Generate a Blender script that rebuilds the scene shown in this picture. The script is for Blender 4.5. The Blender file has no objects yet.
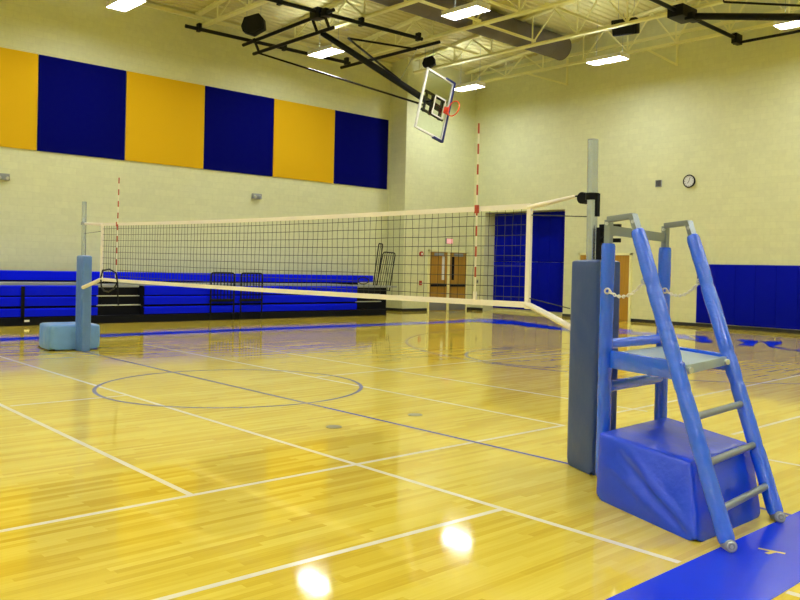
import bpy, bmesh, math, random
from mathutils import Vector, Matrix, noise
random.seed(7)
C = bpy.context.scene.collection
V = Vector

# ---------------------------------------------------------------- materials
def nt(name):
    m = bpy.data.materials.new(name); m.use_nodes = True
    t = m.node_tree; b = t.nodes['Principled BSDF']
    return m, t, b
def mat(name, col, rough=.5, metal=0., spec=.5, noise_amt=0., noise_scale=20., bump=0., bump_scale=40., coat=0., coat_rough=.1):
    m, t, b = nt(name)
    b.inputs['Base Color'].default_value = (*col, 1)
    b.inputs['Roughness'].default_value = rough
    b.inputs['Metallic'].default_value = metal
    b.inputs['Specular IOR Level'].default_value = spec
    b.inputs['Coat Weight'].default_value = coat
    b.inputs['Coat Roughness'].default_value = coat_rough
    tc = t.nodes.new('ShaderNodeTexCoord')
    n = t.nodes.new('ShaderNodeTexNoise'); n.inputs['Scale'].default_value = noise_scale; n.inputs['Detail'].default_value = 4
    t.links.new(tc.outputs['Object'], n.inputs['Vector'])
    mx = t.nodes.new('ShaderNodeMixRGB'); mx.blend_type = 'MULTIPLY'; mx.inputs[0].default_value = noise_amt
    mx.inputs[1].default_value = (*col, 1)
    t.links.new(n.outputs['Fac'], mx.inputs[2]); t.links.new(mx.outputs[0], b.inputs['Base Color'])
    if bump:
        n2 = t.nodes.new('ShaderNodeTexNoise'); n2.inputs['Scale'].default_value = bump_scale; n2.inputs['Detail'].default_value = 3
        t.links.new(tc.outputs['Object'], n2.inputs['Vector'])
        bp = t.nodes.new('ShaderNodeBump'); bp.inputs['Strength'].default_value = bump; bp.inputs['Distance'].default_value = .02
        t.links.new(n2.outputs['Fac'], bp.inputs['Height']); t.links.new(bp.outputs['Normal'], b.inputs['Normal'])
    return m

def math_node(t, op, a, b=None):
    n = t.nodes.new('ShaderNodeMath'); n.operation = op
    for i, v in enumerate((a, b)):
        if v is None: continue
        if isinstance(v, (int, float)): n.inputs[i].default_value = v
        else: t.links.new(v, n.inputs[i])
    return n.outputs[0]

def wood_floor():
    m, t, b = nt('maple_floor')
    g = t.nodes.new('ShaderNodeNewGeometry'); s = t.nodes.new('ShaderNodeSeparateXYZ')
    t.links.new(g.outputs['Position'], s.inputs[0])
    x, y = s.outputs[0], s.outputs[1]
    col = math_node(t, 'FLOOR', math_node(t, 'DIVIDE', x, .057))
    wn = t.nodes.new('ShaderNodeTexWhiteNoise'); wn.noise_dimensions = '1D'; t.links.new(col, wn.inputs['W'])
    off = math_node(t, 'MULTIPLY', wn.outputs['Value'], 1.1)
    row = math_node(t, 'FLOOR', math_node(t, 'ADD', math_node(t, 'DIVIDE', y, .95), math_node(t, 'MULTIPLY', off, 9.)))
    cb = t.nodes.new('ShaderNodeCombineXYZ'); t.links.new(col, cb.inputs[0]); t.links.new(row, cb.inputs[1])
    w2 = t.nodes.new('ShaderNodeTexWhiteNoise'); w2.noise_dimensions = '2D'; t.links.new(cb.outputs[0], w2.inputs['Vector'])
    # long grain
    cg = t.nodes.new('ShaderNodeCombineXYZ')
    t.links.new(math_node(t, 'MULTIPLY', x, 60.), cg.inputs[0]); t.links.new(math_node(t, 'MULTIPLY', y, 2.2), cg.inputs[1])
    t.links.new(w2.outputs['Value'], cg.inputs[2])
    gn = t.nodes.new('ShaderNodeTexNoise'); gn.inputs['Scale'].default_value = 1.; gn.inputs['Detail'].default_value = 5
    t.links.new(cg.outputs[0], gn.inputs['Vector'])
    # groups of strips of one milling
    cg2 = t.nodes.new('ShaderNodeCombineXYZ')
    t.links.new(math_node(t, 'MULTIPLY', x, 2.6), cg2.inputs[0]); t.links.new(math_node(t, 'MULTIPLY', y, .55), cg2.inputs[1])
    g2 = t.nodes.new('ShaderNodeTexNoise'); g2.inputs['Scale'].default_value = 1.; g2.inputs['Detail'].default_value = 3
    t.links.new(cg2.outputs[0], g2.inputs['Vector'])
    f = math_node(t, 'ADD', math_node(t, 'MULTIPLY', w2.outputs['Value'], .42), math_node(t, 'ADD', math_node(t, 'MULTIPLY', gn.outputs['Fac'], .33), math_node(t, 'MULTIPLY', g2.outputs['Fac'], .40)))
    r = t.nodes.new('ShaderNodeValToRGB'); t.links.new(f, r.inputs[0])
    e = r.color_ramp.elements
    e[0].position = .12; e[0].color = FLOOR_D
    e[1].position = .95; e[1].color = FLOOR_L
    k = e.new(.5); k.color = FLOOR_M
    t.links.new(r.outputs[0], b.inputs['Base Color'])
    b.inputs['Roughness'].default_value = .065
    b.inputs['Specular IOR Level'].default_value = .55
    fr = math_node(t, 'FRACT', math_node(t, 'DIVIDE', x, .057))
    ed = math_node(t, 'MULTIPLY', math_node(t, 'GREATER_THAN', fr, .06), .10)
    n3 = t.nodes.new('ShaderNodeTexNoise'); n3.inputs['Scale'].default_value = 1.6; t.links.new(g.outputs['Position'], n3.inputs['Vector'])
    bp = t.nodes.new('ShaderNodeBump'); bp.inputs['Strength'].default_value = .02; bp.inputs['Distance'].default_value = .005
    t.links.new(math_node(t, 'ADD', ed, n3.outputs['Fac']), bp.inputs['Height']); t.links.new(bp.outputs['Normal'], b.inputs['Normal'])
    return m

def block_wall(name, col):
    m, t, b = nt(name)
    tc = t.nodes.new('ShaderNodeNewGeometry'); s = t.nodes.new('ShaderNodeSeparateXYZ'); t.links.new(tc.outputs['Position'], s.inputs[0])
    cb = t.nodes.new('ShaderNodeCombineXYZ')
    t.links.new(math_node(t, 'ADD', s.outputs[0], s.outputs[1]), cb.inputs[0]); t.links.new(s.outputs[2], cb.inputs[1])
    br = t.nodes.new('ShaderNodeTexBrick'); t.links.new(cb.outputs[0], br.inputs['Vector'])
    br.inputs['Color1'].default_value = (*col, 1); br.inputs['Color2'].default_value = (*[c * .95 for c in col], 1)
    br.inputs['Mortar'].default_value = (*[c * .93 for c in col], 1); br.inputs['Scale'].default_value = 1.
    br.inputs['Mortar Size'].default_value = .008; br.inputs['Brick Width'].default_value = .4; br.inputs['Row Height'].default_value = .2
    n = t.nodes.new('ShaderNodeTexNoise'); n.inputs['Scale'].default_value = 9.; n.inputs['Detail'].default_value = 5; t.links.new(tc.outputs['Position'], n.inputs['Vector'])
    mx = t.nodes.new('ShaderNodeMixRGB'); mx.blend_type = 'MULTIPLY'; mx.inputs[0].default_value = .14
    t.links.new(br.outputs['Color'], mx.inputs[1]); t.links.new(n.outputs['Fac'], mx.inputs[2]); t.links.new(mx.outputs[0], b.inputs['Base Color'])
    bp = t.nodes.new('ShaderNodeBump'); bp.inputs['Strength'].default_value = .12; bp.inputs['Distance'].default_value = .01; bp.invert = True
    t.links.new(br.outputs['Fac'], bp.inputs['Height']); t.links.new(bp.outputs['Normal'], b.inputs['Normal'])
    b.inputs['Roughness'].default_value = .55; b.inputs['Specular IOR Level'].default_value = .3
    return m

def emit(name, col, strength):
    m, t, b = nt(name)
    b.inputs['Base Color'].default_value = (.8, .8, .8, 1)
    b.inputs['Emission Color'].default_value = (*col, 1); b.inputs['Emission Strength'].default_value = strength
    return m

def wood_door():
    m, t, b = nt('oak_door')
    tc = t.nodes.new('ShaderNodeTexCoord'); mp = t.nodes.new('ShaderNodeMapping'); mp.inputs['Scale'].default_value = (14, 14, .7)
    t.links.new(tc.outputs['Object'], mp.inputs[0])
    n = t.nodes.new('ShaderNodeTexNoise'); n.inputs['Scale'].default_value = 1.5; n.inputs['Detail'].default_value = 5; t.links.new(mp.outputs[0], n.inputs['Vector'])
    r = t.nodes.new('ShaderNodeValToRGB'); r.color_ramp.elements[0].color = (.30, .15, .010, 1); r.color_ramp.elements[1].color = (.50, .28, .03, 1)
    t.links.new(n.outputs['Fac'], r.inputs[0]); t.links.new(r.outputs[0], b.inputs['Base Color']); b.inputs['Roughness'].default_value = .35
    return m

def glass():
    m, t, b = nt('clear_glass')
    t.nodes.remove(b); out = t.nodes['Material Output']
    tr = t.nodes.new('ShaderNodeBsdfTransparent'); tr.inputs[0].default_value = (.93, .96, .94, 1)
    gl = t.nodes.new('ShaderNodeBsdfGlossy'); gl.inputs['Roughness'].default_value = .03
    fr = t.nodes.new('ShaderNodeFresnel'); fr.inputs[0].default_value = 1.3
    mx = t.nodes.new('ShaderNodeMixShader'); t.links.new(fr.outputs[0], mx.inputs[0]); t.links.new(tr.outputs[0], mx.inputs[1]); t.links.new(gl.outputs[0], mx.inputs[2])
    t.links.new(mx.outputs[0], out.inputs[0])
    return m

FLOOR_D = (.55, .355, .024, 1); FLOOR_M = (.72, .535, .052, 1); FLOOR_L = (.85, .70, .12, 1)
LAMP = 67.
M = {}
M['floor'] = wood_floor()
M['wall'] = block_wall('cream_block', (.74, .755, .475))
M['deck'] = mat('cream_deck', (.66, .62, .30), .6, noise_amt=.15, noise_scale=3)
M['steel_cream'] = mat('cream_joist_paint', (.86, .84, .46), .5, noise_amt=.1)
M['white_line'] = mat('white_line_paint', (.86, .80, .62), .16, noise_amt=.08, noise_scale=6)
M['blue_line'] = mat('blue_line_paint', (.10, .10, .44), .16, noise_amt=.1)
M['blue_floor'] = mat('blue_border_paint', (.002, .032, .90), .16, noise_amt=.12, noise_scale=5)
M['yellow_tape'] = mat('yellow_tape', (.62, .47, .03), .3)
M['plate'] = mat('floor_plate_metal', (.35, .33, .22), .3, .4)
M['pad_gold'] = mat('gold_acoustic_cloth', (.76, .45, .006), .9, spec=.2, noise_amt=.12, noise_scale=60)
M['pad_navy'] = mat('navy_acoustic_cloth', (.001, .002, .15), .9, spec=.05, noise_amt=.2, noise_scale=60)
M['wall_pad'] = mat('blue_wall_pad', (.0, .004, .42), .6, spec=.06, noise_amt=.15, noise_scale=4, bump=.08, bump_scale=8)
M['seat_blue'] = mat('blue_plastic_seat', (.0, .008, 1.), .55, spec=.08, noise_amt=.1)
M['black'] = mat('black_steel', (.004, .0045, .007), .45, .0, spec=.2)
M['gloss_black'] = mat('gloss_black_pipe', (.02, .022, .03), .15, .6)
M['dark'] = mat('dark_board', (.005, .0055, .009), .6, spec=.12)
M['grey_deck'] = mat('grey_bleacher_deck', (.30, .32, .30), .45)
M['light_metal'] = mat('aluminium_trim', (.62, .65, .66), .3, .6)
M['alu'] = mat('brushed_aluminium', (.52, .58, .74), .22, .75, noise_amt=.06)
M['steel'] = mat('grey_flat_steel', (.25, .29, .31), .34, .4)
M['steel_dark'] = mat('mid_grey_steel', (.33, .36, .36), .45, .3)  # one even grey for the post cap, far clamp and hoist cable
M['vinyl'] = mat('blue_vinyl_padding', (.010, .125, .98), .2, spec=.7, noise_amt=.12, noise_scale=7, bump=.4, bump_scale=24, coat=.5)
M['vinyl_base'] = mat('royal_vinyl_cover', (.004, .058, .88), .26, spec=.5, noise_amt=.12, noise_scale=5, bump=.4, bump_scale=13)
M['vinyl_slate'] = mat('slate_blue_vinyl', (.030, .070, .25), .36, noise_amt=.15, noise_scale=4, bump=.2, bump_scale=9)
M['vinyl_light'] = mat('light_blue_vinyl', (.16, .36, .84), .32, noise_amt=.2, noise_scale=5, bump=.5, bump_scale=14)
M['vinyl_pale'] = mat('pale_grey_blue_vinyl', (.10, .22, .58), .34, noise_amt=.2, noise_scale=5, bump=.5, bump_scale=14)
M['tread'] = mat('pale_grey_platform', (.36, .46, .52), .4, noise_amt=.12, noise_scale=9)
M['tape'] = mat('white_net_tape', (.85, .80, .72), .6, noise_amt=.06)
M['cord'] = mat('dark_net_cord', (.035, .040, .030), .8)
M['red'] = mat('antenna_red', (.42, .05, .012), .4)
M['cream_rod'] = mat('antenna_white', (.82, .78, .60), .4)
M['rim'] = mat('orange_red_rim', (.78, .06, .02), .35)
M['white'] = mat('white_enamel', (.80, .80, .78), .4)
M['edge_pad'] = mat('navy_edge_padding', (.004, .010, .14), .45)
M['glass'] = glass()
M['lamp'] = emit('lamp_lens', (.93, .975, 1.), LAMP)
M['housing'] = mat('lamp_housing_white', (.75, .75, .75), .4)
M['duct'] = mat('dark_brown_duct', (.15, .13, .14), .6, noise_amt=.3, noise_scale=1.5)
M['oak'] = wood_door()
M['grey_box'] = mat('grey_plastic', (.28, .30, .30), .5)
M['exit'] = emit('exit_sign_red', (1., .012, .14), .7)
M['exit_text'] = emit('exit_sign_lettering', (1., .10, .25), .9)
M['clock_face'] = mat('clock_face', (.72, .74, .76), .3)
M['fire_red'] = mat('alarm_red', (.45, .03, .02), .4)
M['baseboard'] = mat('black_rubber_base', (.012, .012, .014), .5)
M['kick'] = mat('kick_plate', (.30, .31, .32), .35, .5)
M['rubber'] = mat('grey_rubber', (.34, .38, .40), .4)

# ---------------------------------------------------------------- mesh builder
SPLIT = {'hanger_wire', 'drop_link', 'beam_clamp', 'bolt', 'chain_ring', 'seam_ring', 'recess_panel', 'nosing', 'hour_mark', 'tension_cord', 'loose_strap', 'foot', 'tie_bar', 'slat', 'carrier_bar', 'carcass', 'web_bar'}
class MB:
    def __init__(s): s.v = []; s.f = []; s.mi = []; s.m = 0
    def add(s, vs, fs):
        o = len(s.v); s.v += [tuple(a) for a in vs]; s.f += [tuple(i + o for i in f) for f in fs]; s.mi += [s.m] * len(fs); return s
    def hexa(s, p):   # bottom ring 0-3, top ring 4-7
        return s.add(p, [(3, 2, 1, 0), (4, 5, 6, 7), (0, 1, 5, 4), (1, 2, 6, 5), (2, 3, 7, 6), (3, 0, 4, 7)])
    def box(s, x0, x1, y0, y1, z0, z1):
        return s.hexa([(x0, y0, z0), (x1, y0, z0), (x1, y1, z0), (x0, y1, z0), (x0, y0, z1), (x1, y0, z1), (x1, y1, z1), (x0, y1, z1)])
    def bar(s, a, b, w, h, up=(0, 0, 1)):
        a, b = V(a), V(b); d = (b - a).normalized(); up = V(up)
        if abs(d.dot(up)) > .98: up = V((1, 0, 0))
        x = d.cross(up).normalized() * w / 2; y = x.cross(d).normalized() * h / 2
        return s.hexa([a - x - y, a + x - y, b + x - y, b - x - y, a - x + y, a + x + y, b + x + y, b - x + y])
    def tube(s, pts, r, n=10, caps=True, rf=None):
        pts = [V(p) for p in pts]; rings = []; N = None
        for i, p in enumerate(pts):
            d = (pts[min(i + 1, len(pts) - 1)] - pts[max(i - 1, 0)]).normalized()
            if N is None:
                N = d.cross(V((0, 0, 1)) if abs(d.z) < .9 else V((1, 0, 0))).normalized()
            else: N = (N - d * N.dot(d)).normalized()
            B = d.cross(N)
            ring = []
            for k in range(n):
                a = 2 * math.pi * k / n; rr = r if not hasattr(r, '__len__') else r[i]
                if rf: rr *= rf(i / (len(pts) - 1), a)
                ring.append(p + (N * math.cos(a) + B * math.sin(a)) * rr)
            rings.append(ring)
        vs = [q for ring in rings for q in ring]; fs = []
        for i in range(len(rings) - 1):
            for k in range(n):
                k2 = (k + 1) % n; fs.append((i * n + k, i * n + k2, (i + 1) * n + k2, (i + 1) * n + k))
        if caps: fs.append(tuple(range(n - 1, -1, -1))); fs.append(tuple((len(rings) - 1) * n + k for k in range(n)))
        return s.add(vs, fs)
    def prism(s, poly, off):
        poly = [V(p) for p in poly]; off = V(off); n = len(poly)
        vs = poly + [p + off for p in poly]
        return s.add(vs, [tuple(range(n - 1, -1, -1)), tuple(range(n, 2 * n))] + [(i, (i + 1) % n, n + (i + 1) % n, n + i) for i in range(n)])
    def torus(s, c, ax, R, r, n=24, k=8, sx=1., stretch=None):
        c = V(c); ax = V(ax).normalized(); u = V(stretch).normalized() if stretch else ax.orthogonal().normalized(); w = ax.cross(u)
        vs = []; fs = []
        for i in range(n):
            a = 2 * math.pi * i / n; d = u * math.cos(a) * sx + w * math.sin(a); dn = (u * math.cos(a) + w * math.sin(a)).normalized()
            for j in range(k):
                b = 2 * math.pi * j / k; vs.append(c + d * R + dn * r * math.cos(b) + ax * r * math.sin(b))
        for i in range(n):
            for j in range(k):
                i2, j2 = (i + 1) % n, (j + 1) % k; fs.append((i * k + j, i2 * k + j, i2 * k + j2, i * k + j2))
        return s.add(vs, fs)
    def soften(s, it):
        me = bpy.data.meshes.new('tmp'); me.from_pydata(s.v, [], s.f); bm = bmesh.new(); bm.from_mesh(me)
        bmesh.ops.remove_doubles(bm, verts=bm.verts[:], dist=.002)
        for _ in range(it): bmesh.ops.smooth_vert(bm, verts=bm.verts[:], factor=.5, use_axis_x=True, use_axis_y=True, use_axis_z=True)
        zmin = min(v.co.z for v in bm.verts)
        for v in bm.verts: v.co.z -= zmin - min(p[2] for p in s.v)
        bm.verts.index_update()
        s.v = [tuple(v.co) for v in bm.verts]; s.f = [tuple(v.index for v in f.verts) for f in bm.faces]; s.mi = [0] * len(s.f)
        bm.free(); bpy.data.meshes.remove(me); return s
    def islands(s):
        p = list(range(len(s.v)))
        def find(a):
            while p[a] != a: p[a] = p[p[a]]; a = p[a]
            return a
        for f in s.f:
            r = find(f[0])
            for i in f[1:]: p[find(i)] = r
        g = {}
        for f, mi in zip(s.f, s.mi): g.setdefault(find(f[0]), []).append((f, mi))
        out = []
        for fs in g.values():
            m = MB(); ix = {}
            for f, mi in fs:
                for i in f:
                    if i not in ix: ix[i] = len(m.v); m.v.append(s.v[i])
                m.f.append(tuple(ix[i] for i in f)); m.mi.append(mi)
            out.append(m)
        return out
    def build(s, name, m, parent=None, smooth=False, bevel=0.):
        if name in SPLIT:
            il = s.islands()
            if len(il) > 1:
                for q in il: o = q.build1(name, m, parent, smooth, bevel)
                return o
        return s.build1(name, m, parent, smooth, bevel)
    def build1(s, name, m, parent=None, smooth=False, bevel=0.):
        me = bpy.data.meshes.new(name); me.from_pydata(s.v, [], s.f)
        for mm in (m if isinstance(m, (list, tuple)) else [m]): me.materials.append(mm)
        for i, p in enumerate(me.polygons): p.material_index = s.mi[i]
        bm = bmesh.new(); bm.from_mesh(me); bmesh.ops.recalc_face_normals(bm, faces=bm.faces[:])
        if bevel: bmesh.ops.bevel(bm, geom=bm.edges[:], offset=bevel, segments=2, affect='EDGES', profile=.6)
        bm.to_mesh(me); bm.free()
        if smooth or bevel:
            for p in me.polygons: p.use_smooth = True
            me.set_sharp_from_angle(angle=math.radians(40 if smooth else 30))
        o = bpy.data.objects.new(name, me); C.objects.link(o)
        if parent is not None:
            o.parent = parent; o.matrix_parent_inverse = Matrix.Translation(-parent_world(parent))
        return o
PW = {}
def parent_world(o): return V(PW.get(o.name, (0, 0, 0)))
def tag(o, label=None, cat=None, group=None, kind=None):
    if label: o['label'] = label
    if cat: o['category'] = cat
    if group: o['group'] = group
    if kind: o['kind'] = kind
    return o
def thing(name, loc, label, cat, group=None, kind=None):
    o = bpy.data.objects.new(name, None); o.location = loc; o.empty_display_size = .2; C.objects.link(o); PW[o.name] = tuple(loc)
    return tag(o, label, cat, group, kind)
def copy_tree(o, dloc, label):
    def cp(a, par):
        c = a.copy(); C.objects.link(c)
        if par is not None:
            c.parent = par; c.matrix_parent_inverse = a.matrix_parent_inverse.copy()
        for ch in kids.get(a, []): cp(ch, c)
        return c
    kids = {}
    for q in bpy.data.objects:
        if q.parent: kids.setdefault(q.parent, []).append(q)
    r = cp(o, None); r.location = V(o.location) + V(dloc); r['label'] = label
    return r
def rng(i, t): return V(noise.noise_vector(V((i * 7.3, t * 3.1, 1.7))))
def lerp(a, b, t): return V(a) * (1 - t) + V(b) * t

# ---------------------------------------------------------------- room shell
XW, YW = 14.75, 19.06
def deck_z(x): return 9.78 + .086 * (XW - abs(x))
fl = tag(MB().box(-XW - .2, XW + .2, -YW - .2, YW + 1., -.1, 0).build('floor', M['floor']), 'glossy maple strip gym floor with painted court lines', kind='structure')
def struct(mb, name, m, label=None, **k): return tag(mb.build(name, m, **k), label, kind='structure')
struct(MB().box(-XW - .2, -XW, -YW - .2, YW + .2, 0, 10.0), 'wall_left', M['wall'])
struct(MB().box(XW, XW + .2, -YW - .2, YW + .2, 0, 10.0), 'wall_right', M['wall'])
struct(MB().box(-XW, XW, -YW - .2, -YW, 0, 11.2), 'wall_front', M['wall'])
struct(MB().box(-XW, -13.75, 15.2, YW, 0, 10.0), 'wall_corner', M['wall'])
RX0, RX1, RZ, RD = -13.07, -8.95, 4.07, .66
w = MB()
w.box(-XW, RX0, YW, YW + RD + .2, 0, 11.2).box(RX1, XW, YW, YW + RD + .2, 0, 11.2).box(RX0, RX1, YW, YW + RD + .2, RZ, 11.2).box(RX0, RX1, YW + RD, YW + RD + .2, 0, RZ)
struct(w, 'wall_back', M['wall'])
# ribbed roof deck, ridge along the middle of the hall
w = MB(); prof = []; x = -XW - .1; k = 0
while x < XW + .1:
    for dx, dz in ((0, 0), (.10, 0), (.13, .04), (.22, .04), (.25, 0)):
        if dx < .25: prof.append((x + dx, deck_z(x + dx) + dz))
    x += .25
vs = [(a, -YW - .1, b) for a, b in prof] + [(a, YW + .1, b) for a, b in prof] ; n = len(prof)
w.add(vs, [(i, i + 1, n + i + 1, n + i) for i in range(n - 1)])
struct(w, 'ceiling', M['deck'], 'cream ribbed metal roof deck')
w = MB(); w.box(-XW, -XW + .02, -YW, 15.2, 0, .11).box(-XW, -13.73, 15.18, 15.2, 0, .11)
struct(w, 'baseboard_left', M['baseboard'])
w = MB(); w.box(-13.75, -13.73, 15.2, 16.5, 0, .11).box(-13.75, -13.73, 18.72, YW, 0, .11)
struct(w, 'baseboard_corner', M['baseboard'])
w = MB(); w.box(-13.75, RX0, YW - .02, YW, 0, .11).box(RX1, -8.28, YW - .02, YW, 0, .11).box(-5.95, XW, YW - .02, YW, 0, .11)
struct(w, 'baseboard_back', M['baseboard'])
w = MB(); w.box(-XW, XW, YW - .10, YW - .002, 9.80, 9.90)
struct(w, 'trim_1', M['steel_cream'], 'cream steel ledger along the end wall')
w = MB(); w.box(-XW + .002, -XW + .10, -YW, 15.19, 9.62, 9.72)
struct(w, 'trim_2', M['steel_cream'], 'cream steel ledger along the top of the left wall')

# ---------------------------------------------------------------- floor markings (painted on the floor)
def strip(name, a, b, wd, m, z=.0012):
    a, b = V((*a, 0)), V((*b, 0)); d = (b - a).normalized(); s = V((-d.y, d.x, 0)) * wd / 2
    w = MB(); w.add([a - s + V((0, 0, z)), b - s + V((0, 0, z)), b + s + V((0, 0, z)), a + s + V((0, 0, z))], [(0, 1, 2, 3)])
    return w.build(name, m, fl)
LW = .05
for nm, a, b in (('attack_line', (-4.5, -2.87), (4.5, -3.028)), ('service_line', (-6.9, -1.494), (7.59, -1.496)), ('sideline', (4.478, -9.), (4.506, 1.44)),
                 ('sideline', (6.06, -6.7), (6.188, -1.52)), ('service_line', (-6.3, 1.478), (4.506, 1.425)), ('attack_line', (-4.9, 3.004), (4.586, 3.03)),
                 ('sideline', (-.26, 1.5), (-.50, 9.)), ('sideline', (-.18, -2.88), (-.18, -1.52)), ('sideline', (4.40, 2.5), (4.19, 9.)), ('sideline', (5.95, 2.5), (5.94, 6.7)), ('service_line', (6.7, 1.63), (7.6, 1.64)), ('service_line', (8.21, -1.455), (9., -1.42))):
    strip(nm, a, b, LW, M['white_line'], .0012 if 'side' in nm else .0016)
strip('center_line', (-8.2, -.05), (7.62, .006), .05, M['blue_line'], .0020)
def ring(name, c, r, wd, a0, a1, m, z=.0022, n=96):
    w = MB(); vs = []
    for i in range(n + 1):
        a = math.radians(a0 + (a1 - a0) * i / n)
        for rr in (r - wd / 2, r + wd / 2): vs.append((c[0] + rr * math.cos(a), c[1] + rr * math.sin(a), z))
    w.add(vs, [(2 * i, 2 * i + 1, 2 * i + 3, 2 * i + 2) for i in range(n)])
    return w.build(name, m, fl)
ring('center_circle', (-.15, -.01), 1.79, .05, 0, 360, M['blue_line'])
ring('free_throw_circle', (0, 7.15), 1.83, .05, 0, 360, M['blue_line'])
ring('three_point_arc', (0, 11.3), 6.1, .05, 180, 360, M['blue_line'])
ring('free_throw_circle', (0, -7.15), 1.83, .05, 0, 360, M['blue_line'])
ring('three_point_arc', (0, -11.3), 6.1, .05, 0, 180, M['blue_line'])
for sx in (-1, 1):
    strip('lane_line', (1.83 * sx, 7.15), (1.83 * sx, 12.8), .05, M['blue_line'], .0024)
    strip('lane_line', (1.83 * sx, -7.15), (1.83 * sx, -12.8), .05, M['blue_line'], .0024)
w = MB(); w.box(7.62, 8.2, -13.6, 13.6, .0004, .0026); w.build('border_band', M['blue_floor'], fl)
w = MB(); w.box(-8.95, -8.3, -13.6, 13.6, .0004, .0026); w.build('border_band', M['blue_floor'], fl)
w = MB()
polys = [[(-9.1, 13.6), (-8.3, 13.6), (-7.44, 13.517), (-6.877, 13.693), (-5.834, 13.459), (-4.4, 13.259), (-4.789, 13.821), (-6.887, 14.741), (-8.143, 15.182), (-9.1, 15.0)],
 [(-4.125, 15.453), (-3.607, 15.365), (-3.128, 14.673), (-3.658, 14.752)],
 [(-3.222, 14.096), (-3.002, 14.53), (-2.538, 15.056), (-2.126, 14.373), (-2.525, 14.037), (-3.003, 13.768)],
 [(-1.478, 15.189), (-1.011, 15.106), (-0.666, 14.452), (-0.82, 14.417)],
 [(-1.903, 15.091), (-1.682, 15.225), (-0.839, 14.13), (-0.539, 14.374), (-0.054, 13.553), (-0.194, 13.302), (-0.637, 13.708), (-1.092, 13.851)],
 [(-0.111, 14.977), (0.008, 15.194), (0.421, 15.22), (1.022, 13.551), (0.695, 13.487), (0.473, 14.332)],
 [(0.627, 15.008), (0.914, 15.524), (1.239, 14.765), (1.33, 14.09), (1.979, 13.478), (2.2, 14.2), (2.134, 13.787), (2.3, 13.241), (1.449, 13.65), (1.03, 14.396)]]
for i, p in enumerate(polys):
    q = 1.35 if i in (1, 2, 3) else 1.1; ca = sum(a for a, b in p) / len(p); cb_ = sum(b for a, b in p) / len(p)
    w.add([(ca + (a - ca) * q, cb_ + (b - cb_) * q, .003 + i * .0001) for a, b in p], [tuple(range(len(p)))])
w.build('end_lettering', M['blue_floor'], fl)
strip('tape_mark', (7.79, -.885), (7.945, -.85), .026, M['yellow_tape'], .0034)
strip('tape_mark', (7.885, -.868), (7.868, -.94), .032, M['yellow_tape'], .0036)
for i, (a, b) in enumerate(((3.05, -.65), (3.04, .53))):
    w = MB(); w.tube([(a, b, .0002), (a, b, .005)], .085, 28)
    o = w.build('floor_plate', M['plate'], fl, smooth=True)

# ---------------------------------------------------------------- ceiling joists and duct
DX, DZ, DR = -8.5, 9.86, .43
ords = ['first', 'second', 'third', 'fourth', 'fifth', 'sixth', 'seventh', 'eighth', 'ninth', 'tenth', 'eleventh', 'twelfth', 'thirteenth']
for j in range(8):
    y = 18.4 - 2.885 * j
    xl = -13.72 if y > 15.2 else -14.3
    t = thing('roof_joist', (0, y, 9.3), 'cream open-web steel roof joist, %s from the end wall with the clock' % ords[j], 'joist', 'roof joists', 'structure')
    MB().box(xl, 14.3, y - .085, y + .085, 9.29, 9.36).build('bottom_chord', M['steel_cream'], t)
    w = MB()
    w.bar((xl - .4 if y < 15.2 else xl, y, deck_z(xl) - .06), (0, y, deck_z(0) - .06), .17, .09); w.bar((0, y, deck_z(0) - .06), (14.7, y, deck_z(14.7) - .06), .17, .09)
    w.build('top_chord', M['steel_cream'], t)
    w = MB(); x = -13.4; k = 0
    step = .93
    while x < 13.6:
        zb, zt = 9.36, deck_z(x) - .1
        segs = []
        if k % 2 == 0:
            segs.append(((x, zb), (x, zt)))
            segs.append(((x, zb), (x + step, deck_z(x + step) - .1)))
        else: segs.append(((x, zt), (x + step, zb)))
        for (a, za), (b, zb2) in segs:
            hit = any(math.hypot(a + (b - a) * q - DX, za + (zb2 - za) * q - DZ) < DR + .05 for q in [i / 10 for i in range(11)])
            if not hit: w.tube([(a, y, za), (b, y, zb2)], .028, 6)
        x += step; k += 1
    w.build('web_bar', M['steel_cream'], t, smooth=True)
for i, (x, y0, y1) in enumerate(((-7.45, 9.66, 12.56), (-5.98, 9.66, 12.56), (-7.6, 12.56, 15.4), (-4.9, 12.56, 15.4), (-10.4, 6.9, 9.66), (-10.2, 12.56, 15.4))):
    o = MB().bar((x, y0, 9.40), (x, y1, 9.40), .07, .07).build('roof_joist_bridging', M['steel_cream'])
    tag(o, ['cream bridging bar between joists left of the ceiling lamp over mid court', 'cream bridging bar between joists right of the ceiling lamp over mid court', 'cream bridging bar crossing under the dark round duct', 'cream bridging bar between joists beside the black loudspeaker box', 'cream bridging bar above the black basketball pipes', 'cream bridging bar above the folded backboard'][i], 'bar', kind='structure')
for i, (x0, x1) in enumerate(((-10.5, -9.0), (-5.2, -4.4))):
    t = thing('wall_brace', (x1, 18.98, 8.75), ['cream kicker brace on the end wall under the round duct end', 'cream kicker brace on the end wall right of the round duct'][i], 'brace', 'kicker braces', 'structure')
    MB().bar((x1, 19.02, 8.75), (x1, 19.02, 9.75), .06, .06).build('upright', M['steel_cream'], t)
    MB().bar((x0, 18.45, 9.32), (x1, 19.0, 8.78), .06, .06).build('diagonal', M['steel_cream'], t)
t = thing('air_duct', (DX, 4., DZ), 'dark brown round air duct running between the roof joists', 'duct')
w = MB(); ys = [3. + i * .75 for i in range(21)]
w.tube([(DX, y, DZ) for y in ys], DR, 32)
w.build('duct_tube', M['duct'], t, smooth=True)
w = MB()
for y in ys[1:-1]: w.torus((DX, y, DZ), (0, 1, 0), DR, .008, 32, 6)
w.build('seam_ring', M['duct'], t, smooth=True)
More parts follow.
